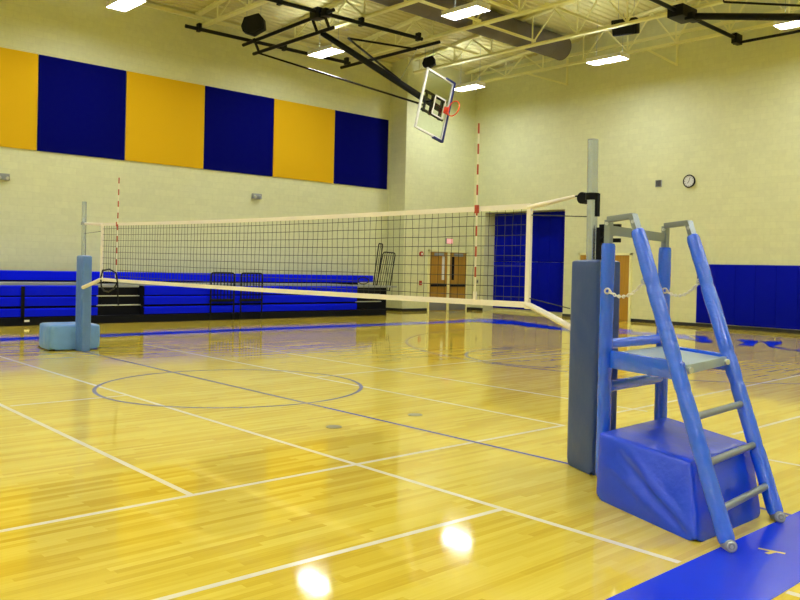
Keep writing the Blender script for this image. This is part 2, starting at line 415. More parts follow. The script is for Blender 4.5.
w = MB(); w.torus((DX, 18.0, DZ), (0, 1, 0), DR, .018, 32, 6); w.build('end_rim', M['duct'], t, smooth=True)

# ---------------------------------------------------------------- ceiling lamps
LX = [-11.6, -5.35, .85, 6.9, 12.5]; LY = [16.35, 9.75, 3.2, -3.4, -9.9, -16.2]
lampname = {(0, 0): 'white fluorescent ceiling lamp behind the folded basketball backboard', (1, 0): 'white fluorescent ceiling lamp above the wall, left of the clock side wall', (2, 0): 'white fluorescent ceiling lamp at the upper right beside the black mast',
            (0, 1): 'white fluorescent ceiling lamp under the black pipe frame of the side goal', (1, 1): 'white fluorescent ceiling lamp in front of the dark round duct', (0, 2): 'white fluorescent ceiling lamp nearest above the left wall panels'}
lampname[(1, 0)] = 'white fluorescent ceiling lamp hanging just below the black loudspeaker box'
proto = None
row_w = ['back', 'second', 'third', 'fourth', 'fifth', 'front']; col_w = ['left wall', 'left of centre', 'centre', 'right of centre', 'right wall']
for iy, y in enumerate(LY):
    for ix, x in enumerate(LX):
        ZL = 8.55
        lab = lampname.get((ix, iy), 'white fluorescent ceiling lamp in the %s row at %s' % (row_w[iy], col_w[ix]))
        if proto is None:
            ZL = 8.55
            proto = thing('ceiling_lamp', (x, y, ZL), lab, 'lamp', 'ceiling lamps'); p0 = V((x, y, ZL))
            w = MB()
            for sy in (-1, 1):
                w.hexa([(x - .66, y + sy * .27, ZL), (x + .66, y + sy * .27, ZL), (x + .66, y + sy * .262, ZL), (x - .66, y + sy * .262, ZL), (x - .66, y + sy * .20, ZL + .15), (x + .66, y + sy * .20, ZL + .15), (x + .66, y + sy * .19, ZL + .15), (x - .66, y + sy * .19, ZL + .15)])
                w.box(x - .66, x + .66, *sorted((y + sy * .055, y + sy * .20)), ZL + .14, ZL + .16)
                w.box(*sorted((x + sy * .66, x + sy * .65)), y - .26, y + .26, ZL, ZL + .15)
            w.build('housing', M['housing'], proto)
            MB().box(x - .64, x + .64, y - .235, y + .235, ZL + .04, ZL + .06).build('lens', M['lamp'], proto)
            for dx in (-.5, .5): MB().tube([(x + dx, y + .1, ZL + .16), (x + dx, y + .1, ZL + 1.45)], .007, 6).build('hanger_wire', M['steel'], proto)
        else: copy_tree(proto, V((x, y, ZL)) - p0, lab)

# ---------------------------------------------------------------- hanging speakers
def speaker(loc, size, yaw, tilt, label, wedge=True):
    t = thing('loudspeaker', loc, label, 'loudspeaker', 'hanging loudspeakers')
    Rm = Matrix.Rotation(yaw, 3, 'Z') @ Matrix.Rotation(tilt, 3, 'X'); L = V(loc); s = size
    def P(a, b, c): return L + Rm @ V((a * s, b * s, c * s))
    if wedge:
        pl = [(-.5, -.1), (-.36, .28), (.26, .48), (.46, .26), (.5, -.14), (.0, -.44), (-.42, -.32)]
        w = MB(); w.prism([P(a, -.3, c) for a, c in pl], P(0, .6, 0) - P(0, 0, 0)); w.build('cabinet', M['dark'], t, bevel=.02)
        w = MB(); w.prism([P(a * .88, -.33, c * .88) for a, c in pl], P(0, .03, 0) - P(0, 0, 0)); w.build('grille', M['black'], t)
    else:
        w = MB(); w.hexa([P(-.46, -.30, -.30), P(.46, -.30, -.30), P(.40, .34, -.26), P(-.40, .34, -.26), P(-.5, -.30, .30), P(.5, -.30, .30), P(.42, .34, .26), P(-.42, .34, .26)])
        w.build('cabinet', M['dark'], t, bevel=.05)
        w = MB(); w.hexa([P(-.42, -.335, -.26), P(.42, -.335, -.26), P(.42, -.30, -.26), P(-.42, -.30, -.26), P(-.46, -.335, .26), P(.46, -.335, .26), P(.46, -.30, .26), P(-.46, -.30, .26)])
        w.build('grille', M['black'], t)
    w = MB()
    for sx in (-.3, .3):
        q = P(sx, 0, .33); w.tube([q, (q.x, q.y, deck_z(q.x) - .02)], .008, 6)
    w.build('hanger_wire', M['steel'], t)
speaker((-12.55, 7.65, 9.17), .72, math.radians(48), math.radians(5), 'black loudspeaker hanging left of the basketball pipe frame near the left wall')
speaker((-12.4, 15.05, 9.40), .50, math.radians(40), math.radians(5), 'black loudspeaker hanging behind the top of the folded backboard')
speaker((-4.5, 16.1, 9.42), .84, math.radians(14), math.radians(12), 'black hanging loudspeaker box at the upper right of the ceiling', False)

# ---------------------------------------------------------------- left wall: acoustic panels, emergency lights
names = ['gold', 'navy']
for i, y0 in enumerate((-3.25, -.60, 2.03, 4.57, 7.19, 9.83, 12.48)):
    y1 = (-3.25, -.60, 2.03, 4.57, 7.19, 9.83, 12.48, 15.1)[i + 1]
    gold = i % 2 == 1
    lab = {0: 'navy blue acoustic wall panel left of every other panel, outside the frame', 1: 'gold acoustic wall panel at the left edge of the photo', 2: 'navy blue acoustic wall panel, leftmost of the navy ones in view', 3: 'gold acoustic wall panel, middle of the three gold ones', 4: 'navy blue acoustic wall panel, middle of the three navy ones', 5: 'gold acoustic wall panel, rightmost of the gold ones', 6: 'navy blue acoustic wall panel in the corner, rightmost of the row'}[i]
    if i == 0: continue
    t = MB().box(-XW, -XW + .05, y0 + .012, y1 - .012, 4.79, 7.52).build('acoustic_panel', M['pad_gold' if gold else 'pad_navy'], bevel=.008)
    tag(t, lab, 'wall panel', 'acoustic panels on the left wall')
for i, y in enumerate((9.2, 1.14)):
    z = (4.06, 3.97)[i]
    t = thing('emergency_light', (-XW, y, z), ['small grey emergency light box on the left wall below the panels', 'small grey emergency light box at the left edge of the photo'][i], 'light', 'emergency lights')
    MB().box(-XW, -XW + .12, y - .17, y + .17, z - .10, z + .08).build('box', M['grey_box'], t, bevel=.01)
    for s in (-1, 1):
        w = MB(); w.tube([(-XW + .08, y + s * .10, z - .02), (-XW + .17, y + s * .10, z - .05)], .045, 14); w.build('lamp_head', M['light_metal'], t, smooth=True)

# ---------------------------------------------------------------- corner double doors etc
X0 = -13.75
d = tag(thing('door_1', (X0, 17.6, 0), 'oak double doors with panic bars under the exit sign', 'door', None, 'structure'))
w = MB(); w.box(X0, X0 + .08, 16.50, 16.56, 0, 2.46).box(X0, X0 + .08, 18.66, 18.72, 0, 2.46).box(X0, X0 + .08, 16.50, 18.72, 2.38, 2.46).box(X0, X0 + .08, 17.55, 17.67, 0, 2.38)
w.build('frame', M['steel_cream'], d)
for i, (a, b) in enumerate(((16.56, 17.55), (17.67, 18.66))):
    lf = MB().box(X0, X0 + .05, a + .005, b - .005, .01, 2.37).build('door_leaf', M['oak'], d)
    o = MB().box(X0 + .05, X0 + .056, a + .02, b - .02, .02, .34).build('kick_plate', M['kick'], lf)
    MB().box(X0 + .05, X0 + .11, a + .06, b - .06, .98, 1.08).build('push_bar', M['black'], lf, bevel=.01)
    q = (b - .30, b - .16) if i == 0 else (a + .14, a + .28)
    MB().box(X0 + .05, X0 + .054, q[0], q[1], 1.25, 2.2).build('window_lite', M['white' if i == 0 else 'dark'], lf)
    MB().box(X0 + .05, X0 + .10, (a + b) / 2 - .25, (a + b) / 2 + .25, 2.22, 2.34).build('door_closer', M['grey_box'], lf)
t = thing('exit_sign', (X0, 17.66, 2.76), 'red lit EXIT sign on the wall above the oak double doors', 'sign')
MB().box(X0, X0 + .05, 17.47, 17.85, 2.72, 2.95).build('case', M['grey_box'], t)
MB().box(X0 + .05, X0 + .056, 17.49, 17.83, 2.74, 2.93).build('face', M['exit'], t)
cu = bpy.data.curves.new('lettering', 'FONT'); cu.body = 'EXIT'; cu.size = .11; cu.extrude = .001; cu.align_x = 'CENTER'; cu.align_y = 'CENTER'
tf = bpy.data.objects.new('lettering_curve', cu); C.objects.link(tf)
bpy.context.view_layer.update()
lm = bpy.data.meshes.new_from_object(tf.evaluated_get(bpy.context.evaluated_depsgraph_get())); bpy.data.objects.remove(tf)
to = bpy.data.objects.new('lettering', lm); C.objects.link(to); to.parent = t; lm.materials.clear(); lm.materials.append(M['exit_text'])
to.location = (.059, 0, .075); to.rotation_euler = (math.pi / 2, 0, math.pi / 2)
t = thing('fire_alarm', (X0, 16.12, 2.27), 'round red fire alarm on the wall left of the double doors', 'alarm')
w = MB(); w.tube([(X0, 16.12, 2.27), (X0 + .05, 16.12, 2.27)], .10, 20); w.build('bell', M['fire_red'], t, smooth=True)
w = MB(); w.tube([(X0 + .05, 16.12, 2.27), (X0 + .075, 16.12, 2.27)], .045, 16); w.build('strobe', M['white'], t, smooth=True)
t = thing('pull_station', (X0, 16.11, 1.12), 'small red fire alarm pull box below the round alarm', 'alarm')
MB().box(X0, X0 + .05, 16.05, 16.17, 1.03, 1.21).build('box', M['fire_red'], t, bevel=.006); MB().box(X0 + .05, X0 + .06, 16.08, 16.14, 1.09, 1.12).build('pull_handle', M['white'], t)
t = thing('wall_switch', (-13.4, YW, 1.2), 'small dark switch plate on the end wall left of the alcove', 'switch')
MB().box(-13.45, -13.35, YW - .015, YW, 1.12, 1.28).build('plate', M['grey_box'], t); MB().box(-13.415, -13.385, YW - .025, YW - .015, 1.17, 1.23).build('toggle', M['dark'], t)
# alcove pads
n = 7; pw = (RX1 - RX0) / n
for r_, (z0, z1, nm) in enumerate(((.12, 2.06, 'lower'), (2.07, 4.05, 'upper'))):
    for i in range(n):
        a = RX0 + i * pw
        o = MB().box(a + .006, a + pw - .006, YW + RD - .055, YW + RD, z0, z1).build('alcove_pad', M['wall_pad'], bevel=.012)
        tag(o, 'blue wall pad in the recessed alcove, %s row, %s from the left' % (nm, ords[i]), 'wall pad', 'blue pads in the alcove')
# end wall pads
for i in range(16):
    a = -3.446 + i * .661
    o = MB().box(a + .004, a + .661 - .004, YW - .055, YW, .13, 2.06).build('wall_pad', M['wall_pad'], bevel=.012)
    tag(o, 'blue wall pad on the end wall below the clock, %s from the left end' % (ords[i] if i < 13 else ['fourteenth', 'fifteenth', 'sixteenth'][i - 13]), 'wall pad', 'blue pads on the end wall')
# wooden door behind the post
d = thing('door_2', (-7.1, YW, 0), 'oak double door on the end wall behind the net post', 'door', None, 'structure')
w = MB(); w.box(-8.24, -8.16, YW - .08, YW, 0, 2.42).box(-6.03, -5.95, YW - .08, YW, 0, 2.42).box(-8.24, -5.95, YW - .08, YW, 2.34, 2.42); w.build('frame', M['steel_cream'], d)
for a, b in ((-8.16, -7.10), (-7.09, -6.03)):
    MB().box(a + .004, b - .004, YW - .05, YW, .01, 2.335).build('door_leaf', M['oak'], d)
MB().box(-7.28, -7.2, YW - .10, YW - .05, .98, 1.10).build('door_handle', M['steel'], d)
MB().box(-6.98, -6.9, YW - .10, YW - .05, .98, 1.10).build('door_handle', M['steel'], d)
# clock and speaker grille
t = thing('wall_clock', (-3.82, YW, 4.82), 'round black rimmed wall clock with a pale face on the end wall', 'clock')
c0 = V((-3.82, YW, 4.82))
w = MB(); w.tube([c0, c0 + V((0, -.06, 0))], .205, 36); w.build('case', M['dark'], t, smooth=True)
w = MB(); w.torus(c0 + V((0, -.06, 0)), (0, 1, 0), .20, .022, 36, 8); w.build('rim', M['dark'], t, smooth=True)
w = MB(); w.tube([c0 + V((0, -.06, 0)), c0 + V((0, -.064, 0))], .185, 36); cf = w.build('face', M['clock_face'], t, smooth=True)
w = MB()
for k in range(12):
    a = k * math.pi / 6; dd = V((math.sin(a), 0, math.cos(a))); w.bar(c0 + dd * .14 + V((0, -.067, 0)), c0 + dd * .17 + V((0, -.067, 0)), .014, .003, (0, 1, 0))
w.build('hour_mark', M['dark'], cf)
for nm, a, l in (('hour_hand', 215, .085), ('minute_hand', 20, .13)):
    a = math.radians(a); w = MB(); w.bar(c0 + V((0, -.070, 0)), c0 + V((math.sin(a) * l, -.070, math.cos(a) * l)), .016, .003, (0, 1, 0)); w.build(nm, M['dark'], cf)
t = thing('wall_grille', (-4.98, YW, 4.81), 'small square grey speaker grille on the end wall left of the clock', 'grille')
MB().box(-5.10, -4.86, YW - .04, YW, 4.69, 4.93).build('frame', M['grey_box'], t)
w = MB()
for k in range(7): w.box(-5.075, -4.885, YW - .046, YW - .04, 4.715 + k * .03, 4.73 + k * .03)
w.build('slat', M['dark'], t)

# ---------------------------------------------------------------- bleachers
XF = -12.2
B = thing('bleachers', (XF, 1., 0), 'folded bleachers with bright blue plastic seat rows along the left wall', 'bleachers')
Y0, YA, YB, YE = -12., 2.85, 4.16, 11.73
MB().box(-14.7, XF + .03, Y0, 13.05, 0, .21).build('skirt', M['dark'], B)
w = MB(); w.box(-14.6, XF - .10, Y0, YA, .21, 1.02).box(-14.6, XF - .10, YB, YE, .21, 1.02); w.build('carcass', M['dark'], B)
for (a, b) in ((Y0, YA), (YB, YE)):
    for (z0, z1) in ((.23, .44), (.50, .735), (.77, 1.03)):
        nseg = 1; w = MB()
        for k in range(nseg):
            p, q = a + (b - a) * k / nseg, a + (b - a) * (k + 1) / nseg
            w.prism([(XF - .40, p + .001, z1 - .02), (XF - .02, p + .001, z1), (XF, p + .001, z1 - .03), (XF - .012, p + .001, z0), (XF - .05, p + .001, z0), (XF - .06, p + .001, z1 - .05), (XF - .40, p + .001, z1 - .05)], (0, q - p - .002, 0))
        w.build('seat_row', M['seat_blue'], B)
    MB().box(-14.6, XF - .30, a, b, 1.02, 1.075).build('walkway', M['grey_deck'], B)
# seatless recesses
for i, (a, b) in enumerate(((YA, YB), (YE, 13.05))):
    e = b if i == 0 else 13.05
    w = MB(); w.box(-14.6, XF - .28, a + .01, e - .01, .21, .47).box(-14.6, XF - .36, a + .01, e - .01, .50, .72).box(-14.6, XF - .45, a + .01, e - .01, .75, .97); w.build('recess_panel', M['dark'], B)
    w = MB(); w.box(XF - .34, XF - .26, a + .01, e - .01, .465, .495).box(XF - .42, XF - .34, a + .01, e - .01, .72, .745); w.build('nosing', M['light_metal'], B)
    MB().box(-14.6, XF - .40, a, e if i == 0 else 13.9, .97, 1.03).build('walkway', M['grey_deck'], B)
MB().box(-14.7, -13.2, 13.05, 13.9, 0, .97).build('end_box', M['dark'], B)
w = MB(); nseg = 1; a0, b0 = Y0, 13.95
for k in range(nseg):
    p, q = a0 + (b0 - a0) * k / nseg, a0 + (b0 - a0) * (k + 1) / nseg
    w.prism([(-14.45, p + .001, 1.36), (-14.06, p + .001, 1.38), (-14.04, p + .001, 1.35), (-14.05, p + .001, 1.12), (-14.09, p + .001, 1.12), (-14.10, p + .001, 1.33), (-14.45, p + .001, 1.33)], (0, q - p - .002, 0))
w.build('top_seat_row', M['seat_blue'], B)
MB().box(-14.6, -14.1, Y0, 13.25, 1.03, 1.30).build('top_riser', M['dark'], B)
def railgrid(name, c00, c10, c11, c01, nb, r=.02, mid=None):
    # frame corners: bottom-left, bottom-right, top-right, top-left
    w = MB(); c00, c10, c11, c01 = map(V, (c00, c10, c11, c01))
    def rc(a, b, c, q=.08): return [a + (b - a).normalized() * (a - b).length * 0 for _ in ()]
    path = [c00, lerp(c00, c01, .94), c01 + (c11 - c01) * .05 - (c01 - c00) * .012, lerp(c01, c11, .12), lerp(c01, c11, .88), c11 - (c11 - c01) * .05 - (c11 - c10) * .012, lerp(c11, c10, .06), c10]
    w.tube(path, r, 8)
    w.tube([c00, c10], r * .8, 8)
    for k in range(1, nb + 1):
        t = k / (nb + 1); w.tube([lerp(c00, c10, t), lerp(c01, c11, t)], r * .55, 6)
    return w
for (a, b) in ((6.13, 6.90), (7.14, 7.88)):
    X = XF + .10
    w = railgrid('', (X, a, .62), (X, b, .62), (X, b, 1.42), (X, a, 1.42), 6, .028)
    for yy in (a, b): w.tube([(X, yy, .02), (X, yy, .64)], .024, 8); w.box(X - .1, X + .02, yy - .03, yy + .03, .18, .21)
    w.box(X - .10, X + .01, a, b, .56, .60)
    w.build('aisle_rail', M['black'], B, smooth=True)
for (c) in (((-13.16, 13.21, .86), (-13.16, 13.38, .86), (-13.16, 13.64, 2.56), (-13.16, 13.45, 2.58), 1), ((-13.12, 13.31, .86), (-13.12, 13.98, .84), (-13.12, 14.23, 2.25), (-13.12, 13.64, 2.27), 5)):
    railgrid('', c[0], c[1], c[2], c[3], c[4], .022).build('end_rail', M['black'], B, smooth=True)
w = MB(); w.tube([(-13.15, 12.75 + .25 * math.sin(k * .5), 1.08 + .12 * (1 - math.cos(k * .5))) for k in range(14)], .018, 8)
w.build('cable_loop', M['black'], B, smooth=True)
for y in (.95,):
    w = MB(); w.box(XF + .0, XF + .03, y - .04, y + .04, .12, 1.0); w.build('seat_bracket', M['dark'], B)
    MB().box(XF + .031, XF + .04, y + .04, y + .16, .10, .15).build('label_plate', M['white'], B)

# ---------------------------------------------------------------- side basketball goal, folded up
G = thing('basketball_goal', (-9.9, 8.4, 9.1), 'ceiling-hung basketball goal folded up, with glass backboard and orange rim', 'basketball goal')
def pipe(parent, name, a, b, r=.055, m='black'): return MB().tube([a, b], r, 12).build(name, M[m], parent, smooth=True)
pipe(G, 'frame_pipe', (-14.1, 6.15, 9.12), (-13.85, 12.45, 9.12), .06)
pipe(G, 'frame_pipe', (-9.9, 5.6, 9.12), (-9.55, 12.05, 9.12), .06)
pipe(G, 'cross_pipe', (-14.35, 8.35, 9.02), (-9.0, 8.1, 9.02), .055)
pipe(G, 'cross_pipe', (-14.3, 12.4, 9.02), (-9.1, 12.4, 9.02), .055)
pipe(G, 'hinge_pipe', (-13.85, 8.45, 8.66), (-9.4, 8.40, 8.66), .055)
w = MB(); w.box(-10.05, -9.65, 8.0, 8.30, 8.93, 9.24).box(-9.5, -9.3, 8.02, 8.28, 8.92, 9.14); w.build('hub_bracket', M['black'], G, bevel=.02)
w = MB()
for x in (-13.45, -10.2, -9.6): w.bar((x, 8.42, 8.62), (x, 8.2, 9.05), .08, .05)
w.build('drop_link', M['black'], G)
w = MB()
for (x, y) in ((-14.08, 6.6), (-13.95, 9.7), (-13.86, 12.3), (-9.86, 6.85), (-9.7, 9.66), (-9.57, 11.9)): w.box(x - .09, x + .09, y - .05, y + .05, 9.04, 9.29)
w.build('beam_clamp', M['black'], G)
hg = V((-10.0, 8.42, 8.62)); me_ = V((-7.38, 10.86, 6.40))
w = MB(); w.tube([hg, lerp(hg, me_, .5), me_], [.085, .10, .095], 12); w.build('mast', M['black'], G, smooth=True)
pm = lerp(hg, me_, .9)
w = MB(); w.tube([(-13.5, 8.45, 8.62), pm + V((-.1, -.05, -.1))], .032, 10); w.build('brace', M['gloss_black'], G, smooth=True)
t3 = lerp(hg, me_, .66) + V((0, 0, .09)); t1 = V((-10.72, 9.95, 8.92)); t2 = V((-10.15, 12.35, 8.96))
w = MB(); w.tube([t1, t2], .035, 8).tube([t1, t3], .035, 8); w.build('tie_bar', M['black'], G, smooth=True)
w = MB(); w.tube([t2 + V((.05, 0, 0)), t3], .012, 6); w.build('hoist_cable', M['steel_dark'], G)
bc = V((-7.2, 10.452, 6.452)); dn = V((0, .969, -.248)).normalized(); sd = V((0, -.248, -.969)).normalized(); fx = V((1, 0, 0))
HH, HW = .555, .905
def bp(a, s, x=0.): return bc + dn * a + sd * s + fx * x
bb = MB(); bb.hexa([bp(-HH, -HW, 0), bp(HH, -HW, 0), bp(HH, HW, 0), bp(-HH, HW, 0), bp(-HH, -HW, .013), bp(HH, -HW, .013), bp(HH, HW, .013), bp(-HH, HW, .013)])
bb = bb.build('backboard', M['glass'], G)
def flatbar(w, a0, s0, a1, s1, x0, x1):
    w.hexa([bp(a0, s0, x0), bp(a1, s0, x0), bp(a1, s1, x0), bp(a0, s1, x0), bp(a0, s0, x1), bp(a1, s0, x1), bp(a1, s1, x1), bp(a0, s1, x1)])
w = MB(); f_ = .05
flatbar(w, -HH - .01, -HW - .01, -HH + f_, HW + .01, -.035, .022); flatbar(w, HH - f_, -HW, HH, HW, -.035, .022); flatbar(w, -HH, -HW - .01, HH, -HW + f_, -.035, .022); flatbar(w, -HH, HW - f_, HH, HW + .01, -.035, .022)
bframe = w
w2 = MB(); q = .045; t_ = .018
for (a0, s0, a1, s1) in ((-.06, -.305, -.06 + q, .305), (.40 - q, -.305, .40, .305), (-.06, -.305, .40, -.305 + q), (-.06, .305 - q, .40, .305)): flatbar(w2, a0, s0, a1, s1, .0135, .0165)
w3 = MB(); flatbar(w3, HH - .02, -HW - .04, HH + .05, HW + .04, -.06, .045); flatbar(w3, HH - .36, -HW - .045, HH + .03, -HW + .02, -.06, .045); flatbar(w3, HH - .36, HW - .02, HH + .03, HW + .045, -.06, .045)
bframe.build('board_frame', M['white'], bb); w2.build('target_square', M['white'], bb); w3.build('edge_padding', M['edge_pad'], bb, bevel=.02)
w = MB(); w.torus(bp(.40, 0, .013 + .15 + .228), dn, .228, .017, 40, 10); w.build('rim', M['rim'], bb, smooth=True)
w = MB(); flatbar(w, .36, -.10, .52, .10, .013, .05); flatbar(w, .37, -.07, .42, .07, .05, .20); w.build('rim_bracket', M['rim'], bb, bevel=.008)
w = MB()
for s in (-.28, .28): flatbar(w, -.40, s - .03, .48, s + .03, -.10, -.036)
flatbar(w, -.30, -.3, -.24, .3, -.16, -.10); flatbar(w, .34, -.3, .42, .3, -.16, -.10); flatbar(w, -.05, -.3, .02, .3, -.16, -.10)
w.build('carrier_bar', M['black'], G)

# end goal mast at the upper right
H = thing('basketball_goal', (-1.95, 15.2, 9.1), 'black ceiling pipes and folded mast of the end goal at the upper right', 'basketball goal')
pipe(H, 'frame_pipe', (-1.98, 11.5, 9.12), (-2.05, 18.72, 9.12), .06)
pipe(H, 'cross_pipe', (-2.2, 18.62, 9.02), (2.4, 18.62, 9.02), .045)
w = MB(); w.box(-2.25, -1.75, 14.7, 15.5, 8.93, 9.26).box(-1.85, -1.6, 14.95, 15.4, 8.85, 9.05); w.build('hub_bracket', M['black'], H, bevel=.03)
w = MB(); w.tube([(-1.85, 15.2, 9.02), (3.2, 15.2, 7.95)], .095, 12); w.build('mast', M['black'], H, smooth=True)
w = MB(); w.tube([(-.12, 13.85, 8.72), (2.4, 15.3, 8.38)], .03, 8).tube([(-.12, 13.85, 8.72), (-.12, 13.85, 9.3)], .02, 8); w.build('tie_bar', M['black'], H, smooth=True)
w = MB(); w.box(-2.12, -1.95, 18.3, 18.7, 8.95, 9.25); w.build('beam_clamp', M['black'], H)

# ---------------------------------------------------------------- padded shapes
def quad_grid(mb, p00, p10, p11, p01, nu, nv, amp, seed, nrm, wr, fold=0.):
    p00, p10, p11, p01 = map(V, (p00, p10, p11, p01)); vs = []; fs = []; nrm = V(nrm).normalized()
    for j in range(nv + 1):
        v = j / nv
        for i in range(nu + 1):
            u = i / nu; p = lerp(lerp(p00, p10, u), lerp(p01, p11, u), v)
            e = (math.sin(math.pi * u) ** .55) * (math.sin(math.pi * v) ** .55)
            nn = noise.noise(p * 4 + V((seed, 0, 0))); n2 = noise.noise(V((p.x * 9 + p.z * 7, p.y * 9 - p.z * 7, seed)))
            d = amp + wr * nn + wr * .6 * n2
            if fold:
                for (u0, v0, u1, v1, wd, am) in ((.97, .02, .26, .80, .030, -1.), (.98, .10, .40, .88, .035, .8), (.95, .02, .14, .60, .030, .7), (.90, .04, .48, .40, .025, -.7), (.97, .96, .90, .05, .03, .6), (.5, .98, .42, .8, .02, -.5), (.2, .98, .14, .7, .03, -.6)):
                    dx, dy = u1 - u0, v1 - v0; tt = max(0, min(1, ((u - u0) * dx + (v - v0) * dy) / (dx * dx + dy * dy)))
                    dist = math.hypot(u - u0 - dx * tt, v - v0 - dy * tt); d += fold * am * math.exp(-(dist / wd) ** 2) * (1 - .6 * tt)
            p = p + nrm * e * d; vs.append(p)
    for j in range(nv):
        for i in range(nu): k = j * (nu + 1) + i; fs.append((k, k + 1, k + nu + 2, k + nu + 1))
    mb.add(vs, fs)
def padded(poly, z0, z1, amp=.012, wr=.008, n=18, ztop=None, seed=1., fold=0., top=None):
    mb = MB(); c = sum((V((*p, 0)) for p in poly), V()) / len(poly); top = top or poly; nv_ = max(8, int(n * (z1 - z0) / .6)) if z1 < 1 else n * 3
    for i in range(4):
        a, b = V((*poly[i], 0)), V((*poly[(i + 1) % 4], 0)); m_ = (a + b) / 2; d = b - a; nr = V((d.y, -d.x, 0))
        if nr.dot(m_ - c) < 0: nr = -nr
        za, zb = (ztop[i], ztop[(i + 1) % 4]) if ztop else (z1, z1)
        quad_grid(mb, (a.x, a.y, z0), (b.x, b.y, z0), (*top[(i + 1) % 4], zb), (*top[i], za), n, nv_, amp, seed + i * 3.1, nr, wr, fold if i == 0 else 0.)
    zt = ztop or [z1] * 4
    quad_grid(mb, (*top[0], zt[0]), (*top[1], zt[1]), (*top[2], zt[2]), (*top[3], zt[3]), n, n, amp * .6, seed + 20, (0, 0, 1), wr * .7)
    mb.add([(*p, z0) for p in poly], [(3, 2, 1, 0)])
    return mb
def wtube(a, b, r, seed, ends=True, n=22, knots=()):
    a, b = V(a), V(b); L = (b - a).length; k = max(10, int(L / .02)); pts = []; rr = []
    for i in range(k + 1):
        t = i / k; s = t * L
        q = 1.
        for kn in knots: q -= .10 * math.exp(-((t - kn) * L / .025) ** 2)
        q += .02 * noise.noise(V((s * 9, seed, 0))) + .03 * noise.noise(V((s * 34, seed, 3)))
        if ends:
            e = min(s, L - s); q *= .86 + .14 * min(1, e / .025)
        pts.append(lerp(a, b, t) + V((noise.noise(V((s * 3, seed, 7))), noise.noise(V((s * 3, seed, 11))), 0)) * .003); rr.append(r * q)
    mb = MB(); mb.tube(pts, rr, n, rf=lambda t, an: 1 + .05 * noise.noise(V((t * L * 14, math.cos(an) * 1.6 + seed, math.sin(an) * 1.6))))
    return mb

# ---------------------------------------------------------------- near net standard
PN = V((5.866, 0, 0)); PF = V((-5.70, 0, 0))
S = thing('net_standard', PN, 'tall silver net post wrapped in a dark slate pad with royal blue padded base', 'net post', 'net standards')
w = MB(); w.tube([(5.868, 0, 0), (5.823, 0, 2.87)], .047, 24); w.build('post', M['alu'], S, smooth=True)
w = MB(); w.tube([(5.823, 0, 2.865), (5.823, 0, 2.875)], .0475, 24); w.build('post_cap', M['steel_dark'], S, smooth=True)
pp = [(5.645, -.025), (6.04, -.20), (6.12, .03), (5.76, .20)]
padded(pp, .0, 1.82, .02, .012, 18, seed=4.).soften(2).build('post_pad', M['vinyl_slate'], S, smooth=True)
w = MB(); w.tube([(5.83, 0, 2.345), (5.83, 0, 2.405)], .060, 24).box(5.875, 5.90, -.02, .02, 2.20, 2.40); w.build('clamp', M['dark'], S, smooth=True)
w = MB(); w.tube([(5.74, -.03, 2.365), (5.74, .03, 2.365)], .052, 24).bar((5.74, 0, 2.365), (5.80, 0, 2.375), .03, .04); w.build('pulley', M['dark'], S, smooth=True)
base_poly = [(6.445, -.73), (7.495, -1.115), (7.495, -.17), (6.42, .31)]
bs = padded(base_poly, .0, .5, .022, .014, 44, ztop=[.505, .468, .468, .512], seed=9., fold=.055, top=[(6.455, -.72), (7.33, -.90), (7.31, .03), (6.425, .31)])
bcov = bs.soften(5).build('base_cover', M['vinyl_base'], S, smooth=True)
def seam(pts, r=.008): return MB().tube(pts, r, 6)

# ---------------------------------------------------------------- far net standard
T = thing('net_standard', PF, 'distant silver net post with pale blue-grey pad and padded base at left', 'net post', 'net standards')
w = MB(); w.tube([(-5.68, 0, 0), (-5.725, 0, 2.81)], .042, 20); w.build('post', M['alu'], T, smooth=True)
padded([(-5.83, -.085), (-5.48, -.085), (-5.48, .075), (-5.83, .075)], 0, 1.80, .015, .012, 12, seed=6.).soften(2).build('post_pad', M['vinyl_pale'], T, smooth=True)
w = MB(); w.tube([(-5.72, 0, 2.37), (-5.72, 0, 2.42)], .055, 20); w.build('clamp', M['steel_dark'], T, smooth=True)
bcov2 = padded([(-6.64, -.47), (-5.83, -.53), (-5.74, .36), (-6.58, .42)], 0.02, .50, .015, .02, 20, seed=12.).soften(5).build('base_cover', M['vinyl_light'], T, smooth=True)
w = MB()
for x, y in ((-6.7, -.4), (-6.1, -.4), (-6.1, .25), (-6.7, .25)): w.box(x - .04, x + .04, y - .04, y + .04, 0, .03)
w.build('foot', M['dark'], T)

# ---------------------------------------------------------------- volleyball net
xr, xl = 5.13, -4.85
N = thing('volleyball_net', (0, 0, 1.3), 'volleyball net with dark mesh and white tapes stretched across the court', 'net')
def ztop(x): t = (x - xl) / (xr - xl); return 2.389 + (2.342 - 2.389) * t - .03 * math.sin(math.pi * t)
def zbot(x): t = (x - xl) / (xr - xl); return 1.339 + (1.366 - 1.339) * t - .012 * math.sin(math.pi * t)
w = MB(); ncol = 98; nrow = 9
for i in range(1, ncol):
    x = xl + (xr - xl) * i / ncol; j = .006
    w.tube([(x + random.uniform(-j, j), random.uniform(-j, j), zbot(x) + .03 + (ztop(x) - zbot(x) - .06) * k / 4) for k in range(5)], .0030, 4, caps=False)
for r_ in range(1, nrow + 1):
    pts = []
    for i in range(0, 41):
        x = xl + (xr - xl) * i / 40; t = r_ / (nrow + 1); pts.append((x, 0, zbot(x) + (ztop(x) - zbot(x)) * t + .006 * noise.noise(V((x * 2, r_, 0)))))
    w.tube(pts, .0030, 4, caps=False)
w.build('netting', M['cord'], N)
